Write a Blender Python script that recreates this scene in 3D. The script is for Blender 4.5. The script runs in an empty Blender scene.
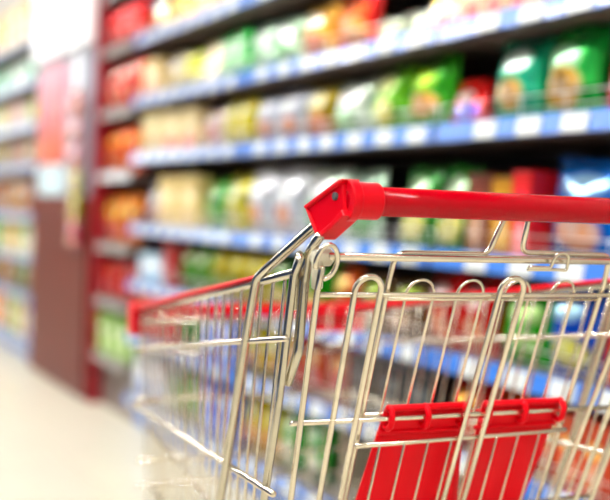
import bpy, bmesh, math, random
from mathutils import Vector, Matrix
random.seed(7)
sc = bpy.context.scene
COL = sc.collection
rad = math.radians

# ------------------------------------------------------------------ camera
cam_d = bpy.data.cameras.new('camera'); cam = bpy.data.objects.new('camera', cam_d); COL.objects.link(cam)
AZ, PITCH, ROLL = rad(29.2), rad(2.25), rad(2.1)
Fw = Vector((math.sin(AZ)*math.cos(PITCH), math.cos(AZ)*math.cos(PITCH), -math.sin(PITCH)))
R0 = Vector((math.cos(AZ), -math.sin(AZ), 0)); U0 = R0.cross(Fw)
Rt = R0*math.cos(ROLL) + U0*math.sin(ROLL); Up = U0*math.cos(ROLL) - R0*math.sin(ROLL)
cam.matrix_world = Matrix(((Rt.x, Up.x, -Fw.x, 0), (Rt.y, Up.y, -Fw.y, 0), (Rt.z, Up.z, -Fw.z, 1.0), (0, 0, 0, 1)))
cam_d.sensor_width = 36; cam_d.lens = 36*1000/610
cam_d.clip_start = 0.05; cam_d.clip_end = 60
cam_d.dof.use_dof = True; cam_d.dof.focus_distance = 1.13; cam_d.dof.aperture_fstop = 2.15
sc.camera = cam

# ------------------------------------------------------------------ light
LAMP_STRENGTH = 225.0
w = bpy.data.worlds.new('world'); sc.world = w; w.use_nodes = True
w.node_tree.nodes['Background'].inputs[0].default_value = (0.95, 0.98, 1, 1)
w.node_tree.nodes['Background'].inputs[1].default_value = 4.5
sc.view_settings.view_transform = 'Standard'; sc.view_settings.look = 'None'
sc.view_settings.gamma = 1; sc.view_settings.exposure = -0.36
sc.view_settings.use_curve_mapping = False

# ------------------------------------------------------------------ materials
def lin(h):
    h = h.lstrip('#'); c = [int(h[i:i+2], 16)/255 for i in (0, 2, 4)]
    return tuple((x/12.92 if x <= .04045 else ((x+.055)/1.055)**2.4) for x in c) + (1,)
def mat(name, col, rough=.5, metal=0., spec=.5, coat=0., noise=0., nscale=20, bump=0., bscale=60, emit=None):
    m = bpy.data.materials.new(name); m.use_nodes = True; nt = m.node_tree; b = nt.nodes['Principled BSDF']
    c = lin(col) if isinstance(col, str) else col
    b.inputs['Base Color'].default_value = c; b.inputs['Roughness'].default_value = rough
    b.inputs['Metallic'].default_value = metal; b.inputs['Specular IOR Level'].default_value = spec
    b.inputs['Coat Weight'].default_value = coat; b.inputs['Coat Roughness'].default_value = .08
    tc = nt.nodes.new('ShaderNodeTexCoord')
    if noise:
        n = nt.nodes.new('ShaderNodeTexNoise'); n.inputs['Scale'].default_value = nscale; n.inputs['Detail'].default_value = 4
        nt.links.new(tc.outputs['Object'], n.inputs['Vector'])
        mx = nt.nodes.new('ShaderNodeMix'); mx.data_type = 'RGBA'
        mx.inputs[6].default_value = tuple(x*(1-noise) for x in c[:3])+(1,); mx.inputs[7].default_value = tuple(min(1, x*(1+noise)) for x in c[:3])+(1,)
        nt.links.new(n.outputs['Fac'], mx.inputs[0]); nt.links.new(mx.outputs[2], b.inputs['Base Color'])
    if bump:
        n2 = nt.nodes.new('ShaderNodeTexNoise'); n2.inputs['Scale'].default_value = bscale
        nt.links.new(tc.outputs['Object'], n2.inputs['Vector'])
        bp = nt.nodes.new('ShaderNodeBump'); bp.inputs['Strength'].default_value = bump; bp.inputs['Distance'].default_value = .01
        nt.links.new(n2.outputs['Fac'], bp.inputs['Height']); nt.links.new(bp.outputs[0], b.inputs['Normal'])
    if emit:
        b.inputs['Emission Color'].default_value = c; b.inputs['Emission Strength'].default_value = emit
    return m
M = {}
M['wire'] = mat('zinc_wire', (.78, .70, .56, 1), .21, 1, noise=.10, nscale=90)
M['tube'] = mat('zinc_tube', (.60, .55, .44, 1), .18, 1, noise=.12, nscale=60)
M['red'] = mat('red_plastic', '#DA0018', .3, spec=.22, noise=.03, nscale=8)
M['redbar'] = mat('red_bar_plastic', '#B00012', .12, spec=.22, noise=.03, nscale=9)
M['redflap'] = mat('red_flap_plastic', '#EC0018', .42, spec=.15, noise=.04, nscale=14)
M['nylon'] = mat('white_nylon', '#DAD4BE', .45)
M['rubber'] = mat('grey_rubber', '#4A4A4C', .7)
M['floor'] = mat('floor_tile', '#D4CEBA', .22, noise=.05, nscale=3)
M['grout'] = mat('grout', '#B9B3A0', .8)
M['wall'] = mat('white_wall', '#B4B0A8', .8, noise=.02, nscale=3)
M['ceil'] = mat('white_ceiling', '#5A5C60', .9, noise=.02, nscale=2)
M['shelf'] = mat('shelf_metal', '#6E5F58', .45, noise=.05)
M['back'] = mat('dark_back', '#1E1A1C', .7, noise=.1)
M['strip'] = mat('blue_strip', '#3C7CD8', .3, coat=.8)
M['strip'].node_tree.nodes['Principled BSDF'].inputs['Coat IOR'].default_value = 2.0
M['gstrip'] = mat('grey_strip', '#8E8884', .25, coat=.6)
M['tag'] = mat('white_tag', '#D2D8D6', .4, coat=.6)
M['guard'] = mat('guard_wire', (.75, .75, .72, 1), .3, 1)
M['redpost'] = mat('red_paint', '#8A061A', .35)
M['wood'] = mat('brown_laminate', '#64281F', .45, spec=.25, noise=.18, nscale=6)
M['white'] = mat('white_board', '#FAFAFC', .4)
M['greyb'] = mat('grey_board', '#8C8E9C', .4)
g = bpy.data.materials.new('added_window_glass'); g.use_nodes = True; gb = g.node_tree.nodes['Principled BSDF']
gb.inputs['Base Color'].default_value = (.97, 1, .99, 1); gb.inputs['Transmission Weight'].default_value = 1; gb.inputs['Roughness'].default_value = 0; gb.inputs['IOR'].default_value = 1.1
M['glass'] = g
M['lamp'] = mat('lamp_diffuser', (1, .98, .95, 1), .5, emit=LAMP_STRENGTH)
M['lampbox'] = mat('lamp_housing', '#E8E8E8', .5)
# poster: flat print of warm vertical patches
def poster_mat():
    m = mat('poster_print', '#F0A0A0', .35); nt = m.node_tree; b = nt.nodes['Principled BSDF']
    tc = nt.nodes['Texture Coordinate']; sx = nt.nodes.new('ShaderNodeSeparateXYZ'); nt.links.new(tc.outputs['Generated'], sx.inputs[0])
    r = nt.nodes.new('ShaderNodeValToRGB'); e = r.color_ramp.elements
    e[0].position = 0; e[0].color = lin('#D83C04'); e[1].position = 1; e[1].color = lin('#C080A0')
    for p, c in ((.18, '#D84008'), (.4, '#C42C3C'), (.7, '#CC4860')):
        k = e.new(p); k.color = lin(c)
    nt.links.new(sx.outputs[2], r.inputs[0])
    n = nt.nodes.new('ShaderNodeTexNoise'); n.inputs['Scale'].default_value = 5
    mp = nt.nodes.new('ShaderNodeMapping'); mp.inputs['Scale'].default_value = (1, 3, .6)
    nt.links.new(tc.outputs['Generated'], mp.inputs[0]); nt.links.new(mp.outputs[0], n.inputs['Vector'])
    mx = nt.nodes.new('ShaderNodeMix'); mx.data_type = 'RGBA'; mx.inputs[7].default_value = lin('#E08C60')
    rr = nt.nodes.new('ShaderNodeValToRGB'); rr.color_ramp.elements[0].position = .5; rr.color_ramp.elements[1].position = .7
    nt.links.new(n.outputs['Fac'], rr.inputs[0]); nt.links.new(rr.outputs[0], mx.inputs[0])
    nt.links.new(r.outputs[0], mx.inputs[6]); nt.links.new(mx.outputs[2], b.inputs['Base Color'])
    return m
M['poster'] = poster_mat()

# package print: base colour, logo ellipse, picture ellipse, lower band (all in the pack's own coordinates)
def sat(h, k=1.55):
    h = h.lstrip('#'); c = [int(h[i:i+2], 16) for i in (0, 2, 4)]; m = max(c)
    return '#%02X%02X%02X' % tuple(int(max(0, m-(m-x)*k)) for x in c)
_pm = {}
def pack_mat(base, logo, pic, style='bag'):
    key = (base, logo, pic, style)
    if key in _pm: return _pm[key]
    m = bpy.data.materials.new('pack_print'); m.use_nodes = True; nt = m.node_tree; b = nt.nodes['Principled BSDF']
    L = nt.links.new; N = nt.nodes.new
    tc = N('ShaderNodeTexCoord'); sx = N('ShaderNodeSeparateXYZ'); L(tc.outputs['Generated'], sx.inputs[0])
    rnd = random.Random(hash(key) & 0xffff if False else sum(ord(ch) for ch in ''.join(key)))
    def ell(cx, cz, rx, rz, soft=.25):
        def mth(op, a, bb):
            n = N('ShaderNodeMath'); n.operation = op
            for i, v in enumerate((a, bb)):
                if isinstance(v, (int, float)): n.inputs[i].default_value = v
                else: L(v, n.inputs[i])
            return n.outputs[0]
        dx = mth('DIVIDE', mth('SUBTRACT', sx.outputs[0], cx), rx); dz = mth('DIVIDE', mth('SUBTRACT', sx.outputs[2], cz), rz)
        d = mth('ADD', mth('MULTIPLY', dx, dx), mth('MULTIPLY', dz, dz))
        r = N('ShaderNodeMapRange'); r.inputs[1].default_value = 1+soft; r.inputs[2].default_value = 1-soft; L(d, r.inputs[0])
        return r.outputs[0]
    def mix(fac, a, c):
        n = N('ShaderNodeMix'); n.data_type = 'RGBA'; L(fac, n.inputs[0])
        if isinstance(a, tuple): n.inputs[6].default_value = a
        else: L(a, n.inputs[6])
        if isinstance(c, tuple): n.inputs[7].default_value = c
        else: L(c, n.inputs[7])
        return n.outputs[2]
    nz = N('ShaderNodeTexNoise'); nz.inputs['Scale'].default_value = 4; nz.inputs['Detail'].default_value = 3; L(tc.outputs['Generated'], nz.inputs['Vector'])
    base, logo, pic = sat(base), sat(logo), sat(pic)
    bc = lin(base); dk = tuple(x*.72 for x in bc[:3])+(1,)
    rr = N('ShaderNodeMapRange'); rr.inputs[1].default_value = .52; rr.inputs[2].default_value = .62; L(nz.outputs['Fac'], rr.inputs[0])
    c = mix(rr.outputs[0], bc, dk)
    c = mix(ell(.5+rnd.uniform(-.08, .08), rnd.uniform(.60, .72), rnd.uniform(.24, .33), rnd.uniform(.10, .17)), c, lin(logo))
    pc = lin(pic); n2 = N('ShaderNodeTexNoise'); n2.inputs['Scale'].default_value = 9; L(tc.outputs['Generated'], n2.inputs['Vector'])
    r2 = N('ShaderNodeMapRange'); r2.inputs[1].default_value = .45; r2.inputs[2].default_value = .6; L(n2.outputs['Fac'], r2.inputs[0])
    pcol = mix(r2.outputs[0], pc, tuple(min(1, .35+x*.6) for x in pc[:3])+(1,))
    c = mix(ell(rnd.uniform(.4, .62), rnd.uniform(.24, .34), rnd.uniform(.25, .36), rnd.uniform(.14, .22)), c, pcol)
    L(c, b.inputs['Base Color'])
    if style == 'box': b.inputs['Roughness'].default_value = .4
    else:
        b.inputs['Roughness'].default_value = .13; b.inputs['Metallic'].default_value = .5; b.inputs['Specular IOR Level'].default_value = .4; b.inputs['Coat Weight'].default_value = .35; b.inputs['Coat Roughness'].default_value = .06
        nb = N('ShaderNodeTexNoise'); nb.inputs['Scale'].default_value = 15; nb.inputs['Detail'].default_value = 1; L(tc.outputs['Object'], nb.inputs['Vector'])
        bp = N('ShaderNodeBump'); bp.inputs['Strength'].default_value = .75; bp.inputs['Distance'].default_value = .012
        L(nb.outputs['Fac'], bp.inputs['Height']); L(bp.outputs[0], b.inputs['Normal']); L(bp.outputs[0], b.inputs['Coat Normal'])
    _pm[key] = m; return m

# ------------------------------------------------------------------ mesh helpers
def link(name, me, m=None, parent=None, smooth=False):
    o = bpy.data.objects.new(name, me); COL.objects.link(o)
    if m is not None:
        if len(me.materials) == 0: me.materials.append(m)
    if smooth:
        me.polygons.foreach_set('use_smooth', [True]*len(me.polygons))
    if parent: o.parent = parent
    return o
def from_bm(name, bm, m, parent=None, smooth=False):
    bmesh.ops.recalc_face_normals(bm, faces=bm.faces)
    me = bpy.data.meshes.new(name); bm.to_mesh(me); bm.free()
    return link(name, me, m, parent, smooth)
def bbox(bm, a, b, bevel=0.):
    c = [(a[i]+b[i])/2 for i in range(3)]; s = [abs(b[i]-a[i]) for i in range(3)]
    r = bmesh.ops.create_cube(bm, size=1, matrix=Matrix.Translation(c) @ Matrix.Diagonal(s+[1]))
    if bevel:
        es = {e for v in r['verts'] for e in v.link_edges}
        bmesh.ops.bevel(bm, geom=list(es), offset=bevel, segments=2, affect='EDGES', profile=.5)
def box(name, a, b, m, parent=None, bevel=0., smooth=False):
    bm = bmesh.new(); bbox(bm, a, b, bevel); return from_bm(name, bm, m, parent, smooth)
def fillet(pts, r, n=5):
    P = [Vector(p) for p in pts]
    if r <= 0 or len(P) < 3: return P
    out = [P[0]]
    for i in range(1, len(P)-1):
        a, b, c = P[i-1], P[i], P[i+1]
        d1, d2 = (a-b), (c-b); l1, l2 = d1.length, d2.length
        d1.normalize(); d2.normalize(); ang = d1.angle(d2)
        if ang > rad(176): out.append(b); continue
        t = min(r/math.tan(ang/2), l1*.49, l2*.49)
        p, q = b+d1*t, b+d2*t
        for k in range(n+1):
            s = k/n; out.append(p*(1-s)**2 + b*2*s*(1-s) + q*s*s)
    out.append(P[-1]); return out
def sweep(bm, pts, r, seg=8, round_end=True):
    P = [Vector(p) for p in pts]
    T = [(P[min(i+1, len(P)-1)]-P[max(i-1, 0)]).normalized() for i in range(len(P))]
    n = T[0].orthogonal().normalized(); rings = []
    prof = [(p, t, r) for p, t in zip(P, T)]
    if round_end:
        prof = [(P[0]-T[0]*r*.35, T[0], r*.6)] + prof + [(P[-1]+T[-1]*r*.35, T[-1], r*.6)]
    for p, t, rr in prof:
        n = (n - t*n.dot(t)).normalized(); bnm = t.cross(n)
        rings.append([bm.verts.new(p + (n*math.cos(k*2*math.pi/seg) + bnm*math.sin(k*2*math.pi/seg))*rr) for k in range(seg)])
    for a, b in zip(rings, rings[1:]):
        for k in range(seg): bm.faces.new((a[k], a[(k+1) % seg], b[(k+1) % seg], b[k]))
    bm.faces.new(rings[0]); bm.faces.new(list(reversed(rings[-1])))
def tube(name, pts, r, m, parent=None, fr=0., seg=8, n=5):
    bm = bmesh.new(); sweep(bm, fillet(pts, fr, n), r, seg); return from_bm(name, bm, m, parent, True)
def tubes(name, lists, r, m, parent=None, fr=0., seg=6):
    bm = bmesh.new()
    for p in lists: sweep(bm, fillet(p, fr), r, seg)
    return from_bm(name, bm, m, parent, True)
def empty(name, loc=(0, 0, 0), rz=0):
    o = bpy.data.objects.new(name, None); COL.objects.link(o); o.location = loc; o.rotation_euler = (0, 0, rz); o.empty_display_size = .1
    return o
def tag(o, label, cat, group=None):
    o['label'] = label; o['category'] = cat
    if group: o['group'] = group
    return o
def structure(o): o['kind'] = 'structure'; return o

# ------------------------------------------------------------------ room
XS = 1.515                    # plane of the shelf fronts
fl = structure(box('floor', (-4, -3, -.05), (2.6, 14, -.004), M['grout']))
TS = .6
tile_bm = bmesh.new(); bbox(tile_bm, (.003, .003, -.004), (TS-.003, TS-.003, 0)); tile_me = bpy.data.meshes.new('floor_tile')
bmesh.ops.recalc_face_normals(tile_bm, faces=tile_bm.faces); tile_bm.to_mesh(tile_me); tile_bm.free(); tile_me.materials.append(M['floor'])
for i in range(-6, 5):
    for j in range(-5, 22):
        x, y = i*TS-.1, j*TS+.25
        if x > 2.2 or x < -3.8: continue
        t = link('floor_tile', tile_me, None, fl); t.location = (x, y, 0)
structure(box('wall_right', (2.25, -3, 0), (2.35, 14, 4.4), M['wall']))
structure(box('wall_left', (-3.95, -3, 0), (-3.85, 14, 4.4), M['wall']))
structure(box('wall_back', (-3.85, -3, 0), (2.25, -2.9, 4.4), M['wall']))
wf = bmesh.new()
bbox(wf, (-3.85, 13.4, 0), (2.25, 13.5, 2.0)); bbox(wf, (-3.85, 13.4, 3.15), (2.25, 13.5, 4.4)); bbox(wf, (-3.85, 13.4, 2.0), (-3.6, 13.5, 3.15)); bbox(wf, (2.0, 13.4, 2.0), (2.25, 13.5, 3.15))
structure(from_bm('wall_front', wf, M['wall']))
win = bmesh.new()  # unseen high window, added to throw glare on the far price strips
for i in range(5):
    x = -3.6+i*1.4; bbox(win, (x-.03, 13.42, 2.0), (x+.03, 13.48, 3.15))
bbox(win, (-3.6, 13.42, 2.0), (2.0, 13.48, 2.05)); bbox(win, (-3.6, 13.42, 3.10), (2.0, 13.48, 3.15))
win = structure(from_bm('added_window_1', win, M['greyb']))
for i in range(4):
    x = -3.6+i*1.4; box('pane', (x+.03, 13.446, 2.05), (x+1.37, 13.454, 3.10), M['glass'], win)
structure(box('ceiling', (-3.95, -3, 4.4), (2.35, 14, 4.5), M['ceil']))
ORD = ['first', 'second', 'third', 'fourth', 'fifth', 'sixth', 'seventh']
for x, nm in ((-2.6, 'left-hand'), (.0, 'middle')):
    for k, y in enumerate((-1.6, .4, 2.4, 4.4, 6.4, 8.4, 10.4)):
        e = empty('ceiling_lamp', (x, y, 4.3))
        tag(e, '%s long white ceiling lamp of the %s row along the aisle' % (ORD[k], nm), 'lamp', 'ceiling lamps')
        box('housing', (-.10, -.75, .03), (.10, .75, .1), M['lampbox'], e, .01)
        box('diffuser', (-.04, -.73, 0), (.04, .73, .03), M['lamp'], e, .008)

# ------------------------------------------------------------------ shelving
LV = [.12, .40, .64, .893, 1.207, 1.458, 1.73, 2.0]
LB = [.25, .52, .79, 1.13, 1.43, 1.73, 2.0]
DEPTH = .5
tagm = bmesh.new(); bbox(tagm, (-.002, -.038, -.021), (.002, .038, .021), .0015); tag_me = bpy.data.meshes.new('price_tag'); tagm.to_mesh(tag_me); tagm.free(); tag_me.materials.append(M['tag'])
def shelving(y0, y1, levels, label, strip='strip', guards=True, tags=True, kick='strip'):
    e = empty('shelving_unit', (0, (y0+y1)/2, 0)); tag(e, label, 'shelf'); h = (y1-y0)/2
    box('back_panel', (XS+DEPTH, -h, .05), (XS+DEPTH+.02, h, 2.2), M['back'], e)
    for s in (-1, 1): box('upright', (XS+DEPTH-.05, s*h-(.02 if s > 0 else 0), 0), (XS+DEPTH, s*h+(.02 if s < 0 else 0), 2.2), M['shelf'], e)
    box('kick_plate', (XS+.05, -h, 0), (XS+.07, h, levels[0]-.03), M[kick], e)
    for z in levels:
        s = box('shelf', (XS+.006, -h+.002, z-.018), (XS+DEPTH, h-.002, z+.01), M['shelf'], e)
        p = box('price_strip', (-.003, -h+.004, -.0235), (.003, h-.004, .0235), M[strip], s, .002)
        p.location = (XS, 0, z); p.rotation_euler = (0, rad(10), 0)
        if tags:
            n = int((2*h)/.15)
            for q in range(n):
                t = link('price_tag', tag_me, None, s); t.location = (XS-.0052, -h+.075+q*.15+random.uniform(-.008, .008), z-.001); t.rotation_euler = (0, rad(10), 0)
        if guards:
            bm = bmesh.new()
            for zz in (.028, .056): sweep(bm, [(XS+.016, -h+.006, z+.012+zz), (XS+.016, h-.006, z+.012+zz)], .0016, 5)
            nn = max(2, int(2*h/.13))
            for q in range(nn+1):
                yy = -h+.008+q*(2*h-.016)/nn
                sweep(bm, [(XS+.016, yy, z+.010), (XS+.016, yy, z+.070)], .0016, 5)
            from_bm('wire_guard', bm, M['guard'], s, True)
    return e
shelving(.89, 2.055, LV, 'blue-edged supermarket shelving bay nearest the cart, right of picture')
shelving(2.065, 3.225, LV, 'blue-edged shelving bay in the middle, directly behind the cart elbow')
shelving(3.235, 4.345, LV, 'blue-edged shelving bay with glaring white edges left of the cart')
shelving(4.36, 4.84, LB, 'narrow grey-edged shelving bay of red packs beside the brown column', 'gstrip', False, False, 'shelf')
shelving(6.12, 7.30, LV, 'far shelving bay just beyond the brown column', 'strip', False)
shelving(7.31, 8.49, LV, 'farthest shelving bay at the left edge of the picture', 'strip', False)
for y0, y1, nm in ((-1.2, .6, 'beside the camera'), (.61, 2.4, 'across from the cart'), (2.41, 4.2, 'across from the middle bays'), (4.21, 6.0, 'across from the column'), (6.01, 7.8, 'across from the far bays'), (7.81, 9.6, 'at the far end')):
    e = shelving(y0, y1, LV, 'long shelving bay on the opposite side of the aisle, '+nm, 'strip', False, False)
    e.rotation_euler = (0, 0, math.pi); e.location.x = .20

# ------------------------------------------------------------------ packages
def bag_mesh(kind, w, h, d, seed):
    r = random.Random(seed); nx, nz = 12, 16; bm = bmesh.new()
    ph = [r.uniform(0, 6.3) for _ in range(6)]
    def half(a, c):
        if kind == 'bag':
            e = max(0, 1-abs(2*a-1)**2.6)**.62; f = max(0, 1-abs(2*min(max((c-.07)/.86, 0), 1)-1)**2.8)**.7
        else:
            e = max(0, 1-abs(2*a-1)**3.2)**.6; cc = min(c/.93, 1); f = (1-cc**2.2)**.75*(.8+.2*min(1, c*6))
        wr = 1+.10*math.sin(9*a+ph[0]+3*c)*math.sin(7*c+ph[1])+.06*math.sin(23*a+ph[2])*abs(2*c-1)
        return d/2*e*f*wr+.0015
    g = [[], []]
    for side in (0, 1):
        for j in range(nz+1):
            c = j/nz; row = []
            pinch = 1-.07*math.sin(math.pi*c)**2 if kind == 'bag' else 1-.04*c
            for i in range(nx+1):
                a = i/nx; t = half(a, c)*(1 if side else -1)
                if kind == 'bag' and (j in (0, nz)): t += .002*math.sin(i*2.6)
                z = c*h + (.006*math.sin(a*5+ph[3]) if c > .9 else 0)
                row.append(bm.verts.new(((a-.5)*w*pinch, t, z)))
            g[side].append(row)
    for side in (0, 1):
        for j in range(nz):
            for i in range(nx): bm.faces.new((g[side][j][i], g[side][j][i+1], g[side][j+1][i+1], g[side][j+1][i]))
    for j in range(nz):
        for i in (0, nx): bm.faces.new((g[0][j][i], g[0][j+1][i], g[1][j+1][i], g[1][j][i]))
    for i in range(nx):
        for j in (0, nz): bm.faces.new((g[0][j][i], g[0][j][i+1], g[1][j][i+1], g[1][j][i]))
    bmesh.ops.recalc_face_normals(bm, faces=bm.faces)
    me = bpy.data.meshes.new('pack'); bm.to_mesh(me); bm.free()
    me.polygons.foreach_set('use_smooth', [True]*len(me.polygons)); return me
def box_mesh(w, h, d):
    bm = bmesh.new(); bbox(bm, (-w/2, -d/2, 0), (w/2, d/2, h), .003)
    bbox(bm, (-w/2+.004, -d/2+.004, h-.0005), (w/2-.004, -d*.02, h+.0012)); bbox(bm, (-w/2+.004, d*.02, h-.0005), (w/2-.004, d/2-.004, h+.0012))
    bmesh.ops.recalc_face_normals(bm, faces=bm.faces)
    me = bpy.data.meshes.new('carton'); bm.to_mesh(me); bm.free(); return me
def px2y(px, z, X=1.575):
    """distance along the aisle of a point at height z on the pack fronts that is seen at picture column px"""
    a = Rt-Fw*((px-305)/1000)
    return -(X*a.x+(z-1.0)*a.z)/a.y
_seed = [0]
NAMES = {'bag': 'snack_bag', 'pouch': 'snack_pouch', 'box': 'food_carton'}
CATS = {'bag': 'bag', 'pouch': 'pouch', 'box': 'carton'}
def facing(yA, yB, n, kind, h, cols, label, z, D=None, lean=6, setback=.035):
    """n identical packs between yA (far) and yB (near) on a shelf whose top is at z"""
    wd = (yA-yB)/n; _seed[0] += 1
    d = D or {'bag': min(.085, wd*.5), 'pouch': min(.07, wd*.5), 'box': .09}[kind]
    me = box_mesh(wd*.96, h, d) if kind == 'box' else bag_mesh(kind, wd*(.97 if kind == 'bag' else .96), h, d, _seed[0])
    me.materials.append(pack_mat(*cols, 'box' if kind == 'box' else 'bag'))
    for q in range(n):
        o = bpy.data.objects.new(NAMES[kind], me); COL.objects.link(o)
        rnd = random.Random(_seed[0]*10+q)
        ln = rad(-lean*rnd.uniform(.6, 1.2)) if kind != 'box' else 0
        rl = rad(rnd.uniform(-1.2, 1.2)) if kind != 'box' else 0
        o.rotation_euler = (ln, rl, -math.pi/2+rad(rnd.uniform(-1.5, 1.5)))
        o.location = (XS+setback+d/2+(.01 if kind != 'box' else 0)+rnd.uniform(0, .012), yA-wd*(q+.5), z+(.003+abs(rl)*wd/2 if kind != 'box' else .0005))
        tag(o, label+('' if n == 1 else (', left of two', ', right of two')[q] if n == 2 else (', leftmost of three', ', middle of three', ', rightmost of three')[q]), CATS[kind], (label if n > 1 else None))
def row(level, items, place):
    z = LV[level]+.10; y_first = px2y(items[0][0], z); lim = 4.335
    def yy(px):
        y = px2y(px, z)
        if y_first > lim and y > 3.3: y = 3.3+(y-3.3)*(lim-3.3)/(y_first-3.3)
        return y
    for (a, b, n, kind, h, cols, lab) in items:
        facing(yy(a), yy(b), n, kind, h, cols, lab+' '+place, LV[level]+.0105)
row(6, [
 (127, 150, 1, 'bag', .18, ('#F0E2A0', '#FFFFFF', '#E8C060'), 'pale yellow snack bag'),
 (150, 172, 1, 'bag', .19, ('#F6A81C', '#FFE890', '#F8D040'), 'orange-yellow snack bag'),
 (172, 216, 2, 'bag', .19, ('#F2E2C0', '#FFFFFF', '#E8B850'), 'cream foil snack bag'),
 (216, 262, 2, 'bag', .19, ('#F2F2EC', '#F6E4A0', '#E8D8A0'), 'white foil snack bag'),
 (262, 330, 2, 'pouch', .18, ('#E8D090', '#FFFFFF', '#C87830'), 'straw-yellow pouch'),
 (332, 400, 2, 'bag', .19, ('#60B848', '#F0F8D0', '#E8D040'), 'green snack bag'),
 (402, 480, 2, 'bag', .19, ('#E85030', '#FFE8C8', '#F8C040'), 'scarlet snack bag'),
 (482, 600, 3, 'box', .17, ('#E8D8B0', '#FFFFFF', '#C86838'), 'cream carton'),
], 'on the topmost visible shelf')
row(5, [
 (127, 147, 1, 'box', .17, ('#D8C49A', '#F0E8D0', '#C89860'), 'beige carton'),
 (147, 167, 1, 'bag', .19, ('#EDE6CE', '#FFFFFF', '#D8C890'), 'silvery cream snack bag'),
 (167, 185, 1, 'bag', .18, ('#BCC81C', '#F0F080', '#D8C840'), 'lime green snack bag'),
 (185, 205, 1, 'pouch', .19, ('#E6D8BC', '#F8F0E0', '#D0B890'), 'beige paper pouch'),
 (205, 243, 2, 'bag', .20, ('#5CC878', '#EFFFF0', '#C8ECC8'), 'mint green snack bag'),
 (243, 268, 1, 'bag', .19, ('#D8EEDC', '#FFFFFF', '#38B058'), 'white snack bag with a green picture'),
 (268, 296, 1, 'bag', .19, ('#CFE8D0', '#FFFFFF', '#20A848'), 'pale foil bag with a bright green patch'),
 (296, 330, 1, 'bag', .20, ('#F0C878', '#FFF8E8', '#F09838'), 'cream and orange snack bag'),
 (330, 370, 1, 'bag', .20, ('#F05A22', '#F8A050', '#F8C020'), 'orange-red snack bag'),
 (374, 428, 2, 'pouch', .085, ('#B8C0A8', '#E8ECE0', '#88A878'), 'low clear grey-green packet'),
 (430, 470, 2, 'pouch', .13, ('#F2E8DC', '#F8E060', '#F0A0A0'), 'white and yellow pouch'),
 (470, 536, 3, 'box', .13, ('#F0DCC0', '#F8F0E4', '#E05030'), 'cream and red carton'),
 (538, 612, 3, 'bag', .15, ('#F0E0A8', '#FFFFFF', '#E87058'), 'pale yellow and coral snack bag'),
 (612, 690, 3, 'bag', .15, ('#E8C850', '#FFF8D0', '#C85030'), 'gold snack bag'),
], 'on the second shelf down')
row(4, [
 (126, 152, 1, 'box', .19, ('#CDBE92', '#E4DCBC', '#B8A070'), 'plain tan carton'),
 (152, 190, 2, 'box', .18, ('#DCCDA6', '#F0E8CE', '#D83830'), 'tan carton with a red patch'),
 (190, 214, 1, 'bag', .17, ('#F2E0D8', '#FFFFFF', '#F0B0A8'), 'whitish pink snack bag'),
 (214, 250, 2, 'bag', .19, ('#E4DA0A', '#FFFFE0', '#F0E8A0'), 'bright yellow snack bag'),
 (250, 300, 2, 'bag', .19, ('#D4DAE4', '#FFFFFF', '#E8A048'), 'grey-white snack bag with an orange spot'),
 (300, 330, 1, 'bag', .19, ('#A89A20', '#F4F0D0', '#E89848'), 'olive gold snack bag'),
 (330, 366, 1, 'bag', .18, ('#DCE8DC', '#FFFFFF', '#8CC080'), 'silvery white and green snack bag'),
 (366, 402, 1, 'bag', .20, ('#84BE10', '#F0F4C0', '#E8E010'), 'yellow-green snack bag'),
 (402, 446, 1, 'bag', .205, ('#5AB008', '#B8DC20', '#F0C010'), 'vivid green bag with a yellow picture'),
 (447, 484, 1, 'pouch', .12, ('#E01C3C', '#FFF4EC', '#3058B8'), 'short red, white and blue pouch'),
 (486, 534, 1, 'bag', .21, ('#30B89C', '#E8F8F0', '#E8C070'), 'teal bag with white centre'),
 (535, 594, 1, 'bag', .212, ('#30B868', '#C8F0D0', '#D8B450'), 'large green bag with mint centre'),
 (600, 645, 1, 'bag', .18, ('#E83868', '#FFE0E8', '#F8C0C8'), 'pink snack bag'),
 (645, 690, 1, 'bag', .19, ('#F0C030', '#FFF0C0', '#C05020'), 'amber snack bag'),
], 'on the third shelf down')
row(3, [
 (118, 141, 1, 'bag', .19, ('#EAE6EA', '#FFFFFF', '#D8B0B8'), 'silver-white snack bag'),
 (141, 187, 2, 'box', .22, ('#DCCB9E', '#EEE4C8', '#C8B080'), 'tall tan carton'),
 (187, 214, 1, 'bag', .21, ('#5CA850', '#D0E8C8', '#A8D090'), 'leaf green snack bag'),
 (214, 242, 1, 'bag', .22, ('#E2DC0C', '#FFFFD8', '#F0E8B0'), 'yellow snack bag'),
 (242, 300, 2, 'bag', .24, ('#EEF2F6', '#FFFFFF', '#F0A838'), 'large white bag with an orange spot'),
 (300, 338, 1, 'bag', .23, ('#E4F0E4', '#FFFFFF', '#58B858'), 'large white bag with a green picture'),
 (338, 374, 1, 'bag', .22, ('#CFE6D4', '#F8FFF8', '#28A048'), 'pale mint snack bag'),
 (398, 468, 2, 'pouch', .225, ('#2E7A30', '#D8E8D0', '#D0C820'), 'dark green pouch'),
 (470, 494, 1, 'box', .20, ('#6A4030', '#8A6040', '#A07840'), 'brown carton'),
 (495, 516, 1, 'box', .19, ('#B89428', '#C8A850', '#D8B840'), 'olive gold carton'),
 (517, 537, 1, 'box', .205, ('#D01838', '#F07080', '#F0A0A0'), 'crimson carton'),
 (538, 614, 1, 'bag', .235, ('#38A8F0', '#C8E8FF', '#F0C0A0'), 'big sky-blue bag above the cart handle'),
 (615, 690, 1, 'bag', .235, ('#38A8F0', '#C8E8FF', '#F0C0B0'), 'big sky-blue bag at the right edge'),
], 'on the fourth shelf down')
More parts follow.
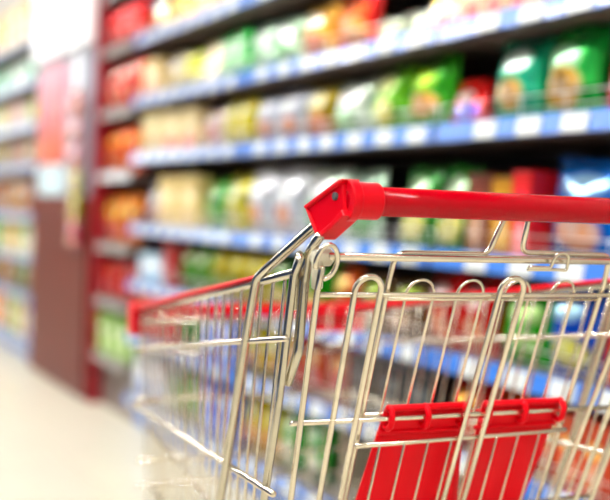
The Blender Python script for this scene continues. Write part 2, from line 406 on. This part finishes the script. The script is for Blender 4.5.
row(2, [
 (113, 143, 1, 'box', .13, ('#CFE4F0', '#FFFFFF', '#90C0D8'), 'pale blue carton'),
 (143, 158, 1, 'box', .20, ('#9A1420', '#C83040', '#B02838'), 'dark red carton'),
 (158, 192, 2, 'bag', .18, ('#78A848', '#E8F0D0', '#48903C'), 'pale green snack bag'),
 (192, 262, 3, 'bag', .19, ('#DCCC10', '#F0F0A0', '#88A820'), 'yellow and green snack bag'),
 (262, 330, 2, 'bag', .19, ('#489838', '#E0F0D0', '#D8C840'), 'green snack bag'),
 (330, 352, 1, 'bag', .18, ('#E88C28', '#F8E0A0', '#F0C040'), 'orange snack bag'),
 (352, 420, 2, 'pouch', .17, ('#5E4A20', '#90A040', '#A07830'), 'olive brown pouch'),
 (420, 492, 2, 'bag', .19, ('#E01838', '#FFE8E8', '#F0A030'), 'red snack bag'),
 (492, 542, 1, 'bag', .18, ('#38B430', '#D0F0B0', '#A0D848'), 'grass green snack bag'),
 (542, 594, 1, 'bag', .20, ('#1880D4', '#C8E8F8', '#E0E040'), 'blue bag with a yellow picture'),
 (594, 650, 1, 'pouch', .18, ('#F07848', '#FFE8D8', '#E84868'), 'orange and pink pouch'),
], 'on the fifth shelf down')
row(1, [
 (120, 160, 2, 'box', .19, ('#E0481C', '#F8D0A0', '#F0A030'), 'red-orange carton'),
 (160, 200, 2, 'bag', .18, ('#3CA048', '#E0F0D8', '#A8D080'), 'green snack bag'),
 (200, 240, 2, 'box', .18, ('#4878C8', '#F0F4FF', '#A8C8F0'), 'blue and white carton'),
 (240, 282, 2, 'bag', .18, ('#E0D410', '#FFFFD0', '#F0B830'), 'lemon yellow snack bag'),
 (282, 350, 3, 'bag', .18, ('#D87430', '#F8D8B0', '#C84828'), 'rust orange snack bag'),
 (352, 440, 3, 'box', .17, ('#1C2024', '#606468', '#404448'), 'black carton'),
 (442, 482, 1, 'bag', .17, ('#E03820', '#F8C880', '#F09030'), 'scarlet snack bag'),
 (484, 560, 2, 'bag', .17, ('#E88030', '#F8E0B0', '#D85030'), 'amber orange snack bag'),
 (562, 650, 3, 'box', .17, ('#C06A2C', '#F0C890', '#D89850'), 'brown-orange carton'),
], 'on the sixth shelf down')
row(0, [
 (126, 160, 2, 'box', .20, ('#E8ECF0', '#FFFFFF', '#88A8D8'), 'white carton'),
 (160, 200, 2, 'bag', .20, ('#48A850', '#E0F0D8', '#A8D080'), 'green snack bag'),
 (200, 240, 2, 'box', .20, ('#3060B0', '#D8E4F8', '#7090D0'), 'deep blue carton'),
 (240, 276, 2, 'bag', .21, ('#DCCC14', '#FFFFD0', '#F0B830'), 'yellow snack bag'),
 (276, 322, 2, 'bag', .20, ('#38983C', '#D8F0D0', '#F0F0E0'), 'dark green snack bag'),
], 'on the lowest shelf near the floor')
LEVW = ['lowest', 'second-lowest', 'third', 'fourth', 'fifth', 'top visible']
for i, (kind, n, h, cols, lab) in enumerate([
 ('box', 2, .20, ('#88A860', '#F0F0E0', '#C8D8A0'), 'pale green carton'),
 ('bag', 2, .20, ('#C81C18', '#F8A080', '#E85028'), 'red snack bag'),
 ('bag', 2, .24, ('#EAA41C', '#F8E080', '#F07018'), 'amber yellow snack bag'),
 ('bag', 2, .22, ('#F08A14', '#F8C850', '#F8B030'), 'orange snack bag'),
 ('bag', 2, .24, ('#E02418', '#FFF0E0', '#F0A030'), 'red and white foil bag'),
 ('bag', 2, .22, ('#DC1428', '#F06060', '#F07828'), 'crimson snack bag')]):
    facing(4.835, 4.365, 3, kind, h, cols, lab+' on the %s shelf of the narrow bay' % LEVW[i], LB[i]+.0105, None, 3, .016 if kind == 'box' else .004)
far = [
 [('box', '#F08830', 'orange carton'), ('box', '#58A848', 'green carton'), ('box', '#E8D040', 'yellow carton'), ('box', '#4878C0', 'blue carton')],
 [('bag', '#F09428', 'orange snack bag'), ('bag', '#60A840', 'green snack bag'), ('bag', '#D8B830', 'mustard snack bag'), ('bag', '#B0C858', 'pale green snack bag')],
 [('box', '#68A850', 'leaf green carton'), ('box', '#F0C040', 'amber carton'), ('box', '#88B868', 'pale green carton'), ('box', '#E8E0D0', 'ivory carton')],
 [('bag', '#E0A850', 'tan gold bag'), ('bag', '#F0B860', 'apricot bag'), ('bag', '#C88848', 'brown bag'), ('bag', '#E8E8E0', 'white bag')],
 [('bag', '#C89868', 'light brown bag'), ('bag', '#E8B8A0', 'peach bag'), ('bag', '#D8C850', 'yellow bag'), ('bag', '#F0D0C0', 'pale pink bag')],
 [('bag', '#F0B8A8', 'salmon bag'), ('bag', '#F4D8D0', 'blush bag'), ('bag', '#D8E088', 'lime bag'), ('bag', '#F0F0F0', 'silver bag')],
 [('bag', '#D0F0E0', 'aqua white bag'), ('bag', '#E8F8F0', 'frosted white bag'), ('bag', '#60C0A0', 'teal bag'), ('bag', '#F0E8D0', 'cream bag')],
 [('box', '#E0C078', 'straw carton'), ('box', '#F0E0B8', 'cream carton'), ('box', '#D8B060', 'gold carton'), ('box', '#F0D8A0', 'pale gold carton')]]
LEVF = ['lowest', 'second', 'third', 'fourth', 'fifth', 'sixth', 'seventh', 'eighth']
for i, r_ in enumerate(far):
    for j, (kind, c, lab) in enumerate(r_):
        a = 7.27-j*.2825
        if i == 7: hh = .26
        else: hh = (LV[i+1]-LV[i])*.8
        # nearest to the column last
        facing(a, a-.28, 1, kind, hh, (c, '#FFF8F0', '#E8E0D0'), '%s on the %s shelf up, beyond the brown column' % (lab, LEVF[i]), LV[i]+.0105)
    a = 7.6
    facing(a+.24, a-.26, 2, r_[1][0], hh if i == 7 else (LV[i+1]-LV[i])*.8, (r_[2][1], '#FFF8F0', '#F0E0D0'), 'wide %s on the %s shelf up, farthest bay' % (r_[2][2], LEVF[i]), LV[i]+.0105)

# ------------------------------------------------------------------ brown column with posters
c = empty('column', (1.76, 5.455, 0)); tag(c, 'square column with brown laminate cladding and white upper boards', 'column')
yc = 5.48
box('core', (-.25, -.535, 0), (.25, .535, 4.395), M['greyb'], c)
box('wood_panel', (-.275, -.545, .01), (-.25, .545, 1.03), M['wood'], c, .004)
box('side_panel', (-.25, -.545, .01), (.25, -.535, 1.03), M['wood'], c, .004)
box('grey_panel', (-.265, -.545, 1.03), (-.25, .545, 1.80), M['greyb'], c, .003)
box('header_board', (-.30, -.545, 1.80), (-.25, .545, 2.75), M['white'], c, .006)
box('edge_trim', (-.272, -.33, 1.03), (-.262, -.25, 1.80), M['white'], c, .002)
p = box('poster', (-.006, -.27, 0), (0, .27, .56), M['poster']); p.location = (1.494, 5.65, 1.21); tag(p, 'pink and orange poster on the white upper part of the column', 'poster')
p = box('notice_card', (-.012, -.24, 0), (0, .24, .165), mat('pale_card', '#C4DCE2', .45)); p.location = (1.494, 5.62, 1.035); tag(p, 'pale white card below the pink poster', 'card')
p = box('red_post', (-.01, -.025, 0), (.50, .025, 2.3), M['redpost'], None, .004); p.location = (1.510, 4.870, 0); tag(p, 'dark red upright panel at the end of the shelves', 'panel')
st = tube('clip_strip', [(1.478, 5.04, 1.62), (1.478, 5.04, .78)], .004, M['greyb']); tag(st, 'thin hanging strip of small packets at the column corner', 'strip')
for i, (z, cc, nm) in enumerate(((1.44, '#E88850', 'orange'), (1.30, '#E8A0A8', 'pale pink'), (1.16, '#F08098', 'rose'), (1.02, '#E0D838', 'yellow'), (.90, '#D8D040', 'lemon'), (.77, '#F05890', 'hot pink'))):
    me = bag_mesh('bag', .16, .13, .03, 300+i); me.materials.append(pack_mat(cc, '#FFF0F0', '#FFE0C0'))
    o = bpy.data.objects.new('snack_packet', me); COL.objects.link(o); o.location = (1.455, 5.04, z); o.rotation_euler = (0, 0, -math.pi/2)
    tag(o, 'small %s packet hanging on the strip beside the column' % nm, 'packet')

# ------------------------------------------------------------------ shopping cart (u right, v forward, w up; origin at the handle's left end)
CA = rad(6.5)
cart = empty('shopping_cart', (0.5577, 0.9040, 0), -CA)
tag(cart, 'wire supermarket shopping cart with red handle and red seat flaps', 'cart')
HZ = 1.0099
CU = .231                                                 # centre line
def P(u, v, w_): return Vector((u, v, w_+HZ))
HW = .0027
def H(u, v, w_): return P(u, v, w_+HW)
def mir(p): return Vector((2*CU-p[0], p[1], p[2]))
GT = rad(20)
def G(u, s, off=0.):                                      # point on the inclined gate plane
    return P(u, .015+s*math.sin(GT)+off*math.cos(GT), -s*math.cos(GT)+off*math.sin(GT))
# handle
hb = tube('handle_bar', [H(.0, 0, 0), H(2*CU, 0, 0)], .0158, M['redbar'], cart, 0, 24)
def elbow(side):
    f = (lambda p: p) if side < 0 else mir
    bm = bmesh.new()
    sweep(bm, [f(H(-.004, 0, 0)), f(H(.032, 0, 0))], .0200, 24, False)
    sweep(bm, [f(H(-.005, 0, 0)), f(H(.006, 0, 0))], .0222, 24, False)
    def prism(outl, u0, u1):                               # arm pieces, outlined in v,w and swung outwards to the front
        a = [bm.verts.new(f(H(u0-.28*max(v, 0), v, w_))) for v, w_ in outl]; b = [bm.verts.new(f(H(u1-.28*max(v, 0), v, w_))) for v, w_ in outl]
        bm.faces.new(a); bm.faces.new(list(reversed(b)))
        for i in range(len(a)): bm.faces.new((a[i], a[(i+1) % len(a)], b[(i+1) % len(b)], b[i]))
    prism([(.002, .0185), (.056, -.0095), (.033, -.0405), (.012, -.025), (-.006, -.012)], -.009, .010)
    prism([(-.004, .0225), (.003, .0220), (.0595, -.0075), (.0575, -.0105), (.054, -.0100), (.0, .0180)], -.0125, .009)
    prism([(-.012, -.0160), (.010, -.0285), (.033, -.0435), (.0365, -.0415), (.0345, -.0375), (.012, -.0235), (-.006, -.0100)], -.0125, .009)
    prism([(.0595, -.0075), (.0365, -.0425), (.0335, -.0405), (.0560, -.0080)], -.0115, .008)
    o = from_bm('handle_elbow', bm, M['red'], cart)
    bv = o.modifiers.new('bevel', 'BEVEL'); bv.width = .002; bv.segments = 3; bv.limit_method = 'ANGLE'; bv.angle_limit = rad(35)
    o.data.polygons.foreach_set('use_smooth', [True]*len(o.data.polygons))
    wn = o.modifiers.new('wn', 'WEIGHTED_NORMAL')
    bh = bmesh.new(); sweep(bh, [f(H(-.0150, .010, .004)), f(H(-.0110, .010, .004))], .0042, 14, False)  # solid dark disc standing in for the shade inside a hole
    from_bm('hole_shade_disc', bh, M['rubber'], o)
for s in (-1, 1): elbow(s)
# posts, arches and hinge on each side
RB = .0052
def both(name, pts, r, m, fr=0., seg=10, parent=None):
    for f in (lambda p: p, mir):
        tube(name, [f(p) for p in pts], r, m, parent or cart, fr, seg)
both('rear_post', [P(-.011, .036, -.014), P(-.042, .166, -.093), P(-.042, .184, -.137), P(-.042, .274, -.393), P(-.038, .335, -.60), P(-.03, .20, -.82)], .0056, M['tube'], .03)
both('handle_stay', [P(-.020, .030, -.036), P(-.022, .054, -.056), P(-.024, .060, -.088), P(-.026, .066, -.168), P(-.030, .084, -.206)], .0058, M['tube'], .025)
both('arch_tube', [P(-.028, .075, -.12), P(-.028, .068, -.058), P(-.036, .044, -.060), P(-.040, .052, -.080), P(-.040, .083, -.225), P(-.040, .119, -.349), P(-.036, .20, -.58)], .0048, M['tube'], .012)
# basket sides
def rimw(v): return -.074-.16*(v-.05)
def uw(v): return -.04+.04*(v-.05)/.9
for si, f in enumerate((lambda p: p, mir)):
    nm = 'side_panel'
    rim = tube(nm, [f(P(uw(.05), .05, rimw(.05)-.004)), f(P(uw(.93), .93, rimw(.93)-.004))], .0052, M['tube'], cart, 0, 10)
    bm = bmesh.new()
    # red rim cap: rounded strip sitting on the rim, taller towards the front
    rings = []
    for q in range(13):
        v = .165+(.965-.165)*q/12; hgt = .0045+.0105*q/12; u = uw(v)
        prof = [(-.008, .0005), (-.008, hgt-.003), (-.004, hgt), (.004, hgt), (.008, hgt-.003), (.008, .0005)]
        rings.append([bm.verts.new(f(P(u+a, v, rimw(v)+b))) for a, b in prof])
    for a, b in zip(rings, rings[1:]):
        for i in range(6): bm.faces.new((a[i], a[(i+1) % 6], b[(i+1) % 6], b[i]))
    bm.faces.new(rings[0]); bm.faces.new(rings[-1])
    from_bm('rim_strip', bm, M['red'], rim, False)
    tube('belt_rod', [f(P(uw(.06)-.004, .06, -.152)), f(P(uw(.95)-.004, .95, -.289)), f(P(.05, .957, -.289))], .0036, M['wire'], rim, .02)
    tube('belt_rod', [f(P(uw(.09)-.004, .085, -.3325)), f(P(uw(.95)-.006, .955, -.398)), f(P(.05, .968, -.40))], .0042, M['wire'], rim, .025)
    for ww, dv in ((-.46, .0), (-.575, .0)):
        ins = .03*(-ww-.1)/.47
        tube('belt_rod', [f(P(uw(.15)+ins, .20, ww)), f(P(uw(.93)+ins, .925, ww+.02))], .0030, M['wire'], rim)
    NW = 21
    for q in range(NW):
        t = q/(NW-1); vt = .085+t*(.93-.085); lean = .165*(1-t)-.03*t; vb = vt+lean
        tube('wire', [f(P(uw(vt)+.002, vt, rimw(vt)+.0)), f(P(uw(vt)+.014, vt+lean*.45, -.33)), f(P(uw(vb)+.032, vb, -.575))], .0020, M['wire'], rim, .05, 6, 3)
# basket front
fr0 = .957
front = tube('front_panel', [P(.012, fr0, -.238), P(2*CU-.012, fr0, -.238)], .0048, M['tube'], cart, 0, 10)
bm = bmesh.new(); bbox(bm, P(-.012, .962, -.232), P(2*CU+.012, .978, -.205), .006)
from_bm('bumper_strip', bm, M['red'], front)
for s, f in enumerate((lambda p: p, mir)):
    bm = bmesh.new(); a, b = f(P(-.014, .958, -.266)), f(P(.085, .981, -.203))
    bbox(bm, (min(a.x, b.x), a.y, a.z), (max(a.x, b.x), b.y, b.z), .007); from_bm('corner_cap', bm, M['red'], front)
    a, b = f(P(-.016, .925, -.262)), f(P(-.004, .970, -.201)); box('corner_guard', (min(a.x, b.x), a.y, a.z), (max(a.x, b.x), b.y, b.z), M['red'], front, .005)
for ww, vv in ((-.300, .953), (-.389, .945), (-.508, .935), (-.556, .932)):
    tube('belt_rod', [P(.004, vv, ww), P(2*CU-.004, vv, ww)], .0036, M['wire'], front)
for q in range(12):
    u = .008+q*(2*CU-.016)/11
    tube('wire', [P(u, .958, -.215), P(CU+(u-CU)*.93, .925, -.578)], .0022, M['wire'], front, 0, 6)
# basket bottom
bot = tube('bottom_panel', [P(.01, .22, -.578), P(2*CU-.01, .22, -.578)], .004, M['wire'], cart)
for q in range(15):
    u = .012+q*(2*CU-.024)/14; tube('wire', [P(u, .21, -.58), P(CU+(u-CU)*.95, .93, -.58)], .0022, M['wire'], bot, 0, 6)
for v in (.4, .6, .8): tube('belt_rod', [P(.0, v, -.584), P(2*CU, v, -.584)], .0036, M['wire'], bot)
# rear gate: hinge rod, cross rods, hairpins
gate = tube('rear_gate', [G(-.006, .0625), G(2*CU+.006, .0625)], .0046, M['wire'], cart, 0, 12)
tube('cross_rod', [G(-.014, .109), G(2*CU+.014, .109)], .0029, M['wire'], gate, 0, 10)
tube('cross_rod', [G(-.014, .275), G(2*CU+.014, .275)], .0031, M['wire'], gate, 0, 10)
tube('cross_rod', [G(.0, .42), G(2*CU, .42)], .0031, M['wire'], gate, 0, 10)
tube('cross_rod', [G(.01, .585), G(2*CU-.01, .585)], .0035, M['wire'], gate, 0, 10)
TH = -.0078
def hairpin(name, u0, u1, top, bott, r, parent, off, ub0=None, ub1=None, m='wire'):
    R = abs(u1-u0)/2; ce = (u0+u1)/2; ub0 = u0 if ub0 is None else ub0; ub1 = u1 if ub1 is None else ub1
    pts = [G(ub0, bott, off), G(u0, top+R, off)]
    for k in range(1, 10):
        a = math.pi*k/10; pts.append(G(ce-R*math.cos(a), top+R-R*math.sin(a), off))
    pts += [G(u1, top+R, off), G(ub1, bott, off)]
    return tube(name, pts, r, M[m], parent, 0, 10)
for a, b, a2, b2 in ((.0300, .0625, .039, .068), (.2210, .2536, .2165, .2475), (.4212, .4535, .3985, .4335)):
    hairpin('hairpin_wire', a, b, .083, .588, .0036, gate, TH, a2+(a2-a)*.7, b2+(b2-b)*.7)
for f in (lambda p: p, mir):
    tube('gate_leg', [f(G(-.0155, .072, TH)), f(G(-.0155, .10, TH)), f(G(.0015, .385, TH)), f(G(.0130, .588, TH))], .0037, M['wire'], gate, .05, 10)
    # hinge loop round a white bushing
    loop = [f(G(-.0125+.0125*math.sin(a), .0645-.0200*math.cos(a), -.011)) for a in [k*2*math.pi/16 for k in range(-5, 9)]]
    tube('hinge_loop', loop, .0030, M['wire'], gate, 0, 10)
    bm = bmesh.new(); sweep(bm, [f(G(-.020, .066, .006)), f(G(-.018, .066, .006)), f(G(-.004, .066, .006)), f(G(-.002, .066, .006))], .0100, 18, True)
    sweep(bm, [f(G(-.018, .066, .002)), f(G(-.013, .10, .000))], .0065, 12, True)
    from_bm('hinge_bushing', bm, M['nylon'], gate, True)
# small latch loop on the hinge rod
lp = [G(.253, .0690, -.007), G(.2835, .0690, -.008), G(.2840, .0600, -.009)]
for k in range(0, 9):
    a = math.pi*(1-k/8); lp.append(G(.2945+.0105*math.cos(a), .0570-.0080*math.sin(a), -.0095))
lp += [G(.3065, .0715, -.0095), G(.2900, .0715, -.0075), G(.2820, .0725, -.006), G(.253, .0725, -.006)]
tube('latch_loop', lp, .0021, M['wire'], gate, .003, 8)
# child seat: frame wire, cross rods, thin hairpins, flaps
SO = .0075
seat = tube('child_seat', [G(.085, .588, SO), G(.0785, .094, SO), G(.0800, .0600, SO), G(.2020, .0595, SO), G(.2120, .0, SO*.6)], .0034, M['wire'], cart, .014, 10)
tube('frame_wire', [G(.378, .588, SO), G(.3835, .094, SO), G(.3800, .0575, SO), G(.2480, .0565, SO), G(.2430, .0, SO*.6)], .0034, M['wire'], seat, .014, 10)
tube('cross_rod', [G(.078, .1178, SO), G(.387, .1185, SO)], .0021, M['wire'], seat, 0, 8)
tube('cross_rod', [G(.082, .2775, .0150), G(.386, .2790, .0150)], .0026, M['wire'], seat, 0, 8)
tube('cross_rod', [G(.076, .3105, -.002), G(.384, .3050, -.002)], .0032, M['wire'], seat, 0, 10)
for a, b in ((.1075, .1445), (.1765, .2125), (.2425, .2800), (.3110, .3465)):
    hairpin('seat_wire', a, b, .0955, .280, .0018, seat, .0125, a+.001, b-.001)
for u in (.108, .1415, .175, .2085, .242, .2755, .308, .341):
    tube('seat_wire', [G(u, .308, -.004), G(u+.001, .585, -.004)], .0018, M['wire'], seat, 0, 6)
def flap(u0, u1, b0, b1, lab):
    """red plate hung on the cross rod; u0,u1 at the top edge, b0,b1 at s = .42"""
    bm = bmesh.new(); nx, nz = 12, 14; s0, s1 = .266, .50; th = .0016
    gA, gB = [], []
    for j in range(nz+1):
        t = j/nz; s = s0+(s1-s0)*t; k = (s-s0)/(.42-s0); rA, rB = [], []
        for i in range(nx+1):
            a = i/nx; u = (u0+(b0-u0)*k)*(1-a)+(u1+(b1-u1)*k)*a
            dent = .004*math.sin(math.pi*min(1, max(0, (t-.22)/.6)))*math.sin(math.pi*a)**2
            rA.append(bm.verts.new(G(u, s, .0085+.004*t+dent-th))); rB.append(bm.verts.new(G(u, s, .0085+.004*t+dent+th)))
        gA.append(rA); gB.append(rB)
    for j in range(nz):
        for i in range(nx):
            bm.faces.new((gA[j][i], gA[j][i+1], gA[j+1][i+1], gA[j+1][i])); bm.faces.new((gB[j][i], gB[j+1][i], gB[j+1][i+1], gB[j][i+1]))
        for i in (0, nx): bm.faces.new((gA[j][i], gA[j+1][i], gB[j+1][i], gB[j][i]))
    for i in range(nx):
        for j in (0, nz): bm.faces.new((gA[j][i], gA[j][i+1], gB[j][i+1], gB[j][i]))
    o = from_bm('seat_flap', bm, M['redflap'], seat, True); o['label'] = lab
    tube('top_bead', [G(u0+.001, .2645, .0060), G(u1-.001, .2645, .0060)], .0042, M['redflap'], o, 0, 12)
    tube('lower_rib', [G(u0-.004, .2990, .0065), G(u1-.002, .2990, .0065)], .0030, M['redflap'], o, 0, 10)
    for hu in (u0+.004, (u0+u1)/2-.002, u1-.004):
        tube('hook', [G(hu, .2640, .0085), G(hu, .2645, -.0010), G(hu, .2690, -.0060), G(hu, .2830, -.0062), G(hu, .2890, -.0010), G(hu, .2900, .0070)], .0040, M['redflap'], o, .005, 10)
flap(.1115, .2240, .0985, .2520, 'red plastic flap, left of two'); flap(.2500, .3715, .2560, .3570, 'red plastic flap, right of two')
# chassis and casters
both('base_tube', [P(-.03, .19, -.82), P(-.03, .05, -.835), P(-.02, .04, -.84), P(.03, .90, -.84)], .011, M['tube'], .03)
both('support_leg', [P(.03, .82, -.585), P(.03, .86, -.835)], .009, M['tube'])
tube('base_crossbar', [P(.03, .88, -.84), P(2*CU-.03, .88, -.84)], .010, M['tube'], cart)
tube('base_crossbar', [P(-.03, .08, -.837), P(2*CU+.03, .08, -.837)], .010, M['tube'], cart)
for u, v in ((-.022, .07), (2*CU+.022, .07), (.028, .86), (2*CU-.028, .86)):
    bm = bmesh.new(); bbox(bm, P(u-.022, v-.02, -.93), P(u-.018, v+.02, -.85), .001); bbox(bm, P(u+.018, v-.02, -.93), P(u+.022, v+.02, -.85), .001); bbox(bm, P(u-.022, v-.02, -.856), P(u+.022, v+.02, -.846), .001)
    fk = from_bm('caster', bm, M['tube'], cart)
    bm = bmesh.new(); sweep(bm, [P(u-.013, v-.01, -HZ+.0605), P(u+.013, v-.01, -HZ+.0605)], .06, 24, False); from_bm('wheel', bm, M['rubber'], fk, True)
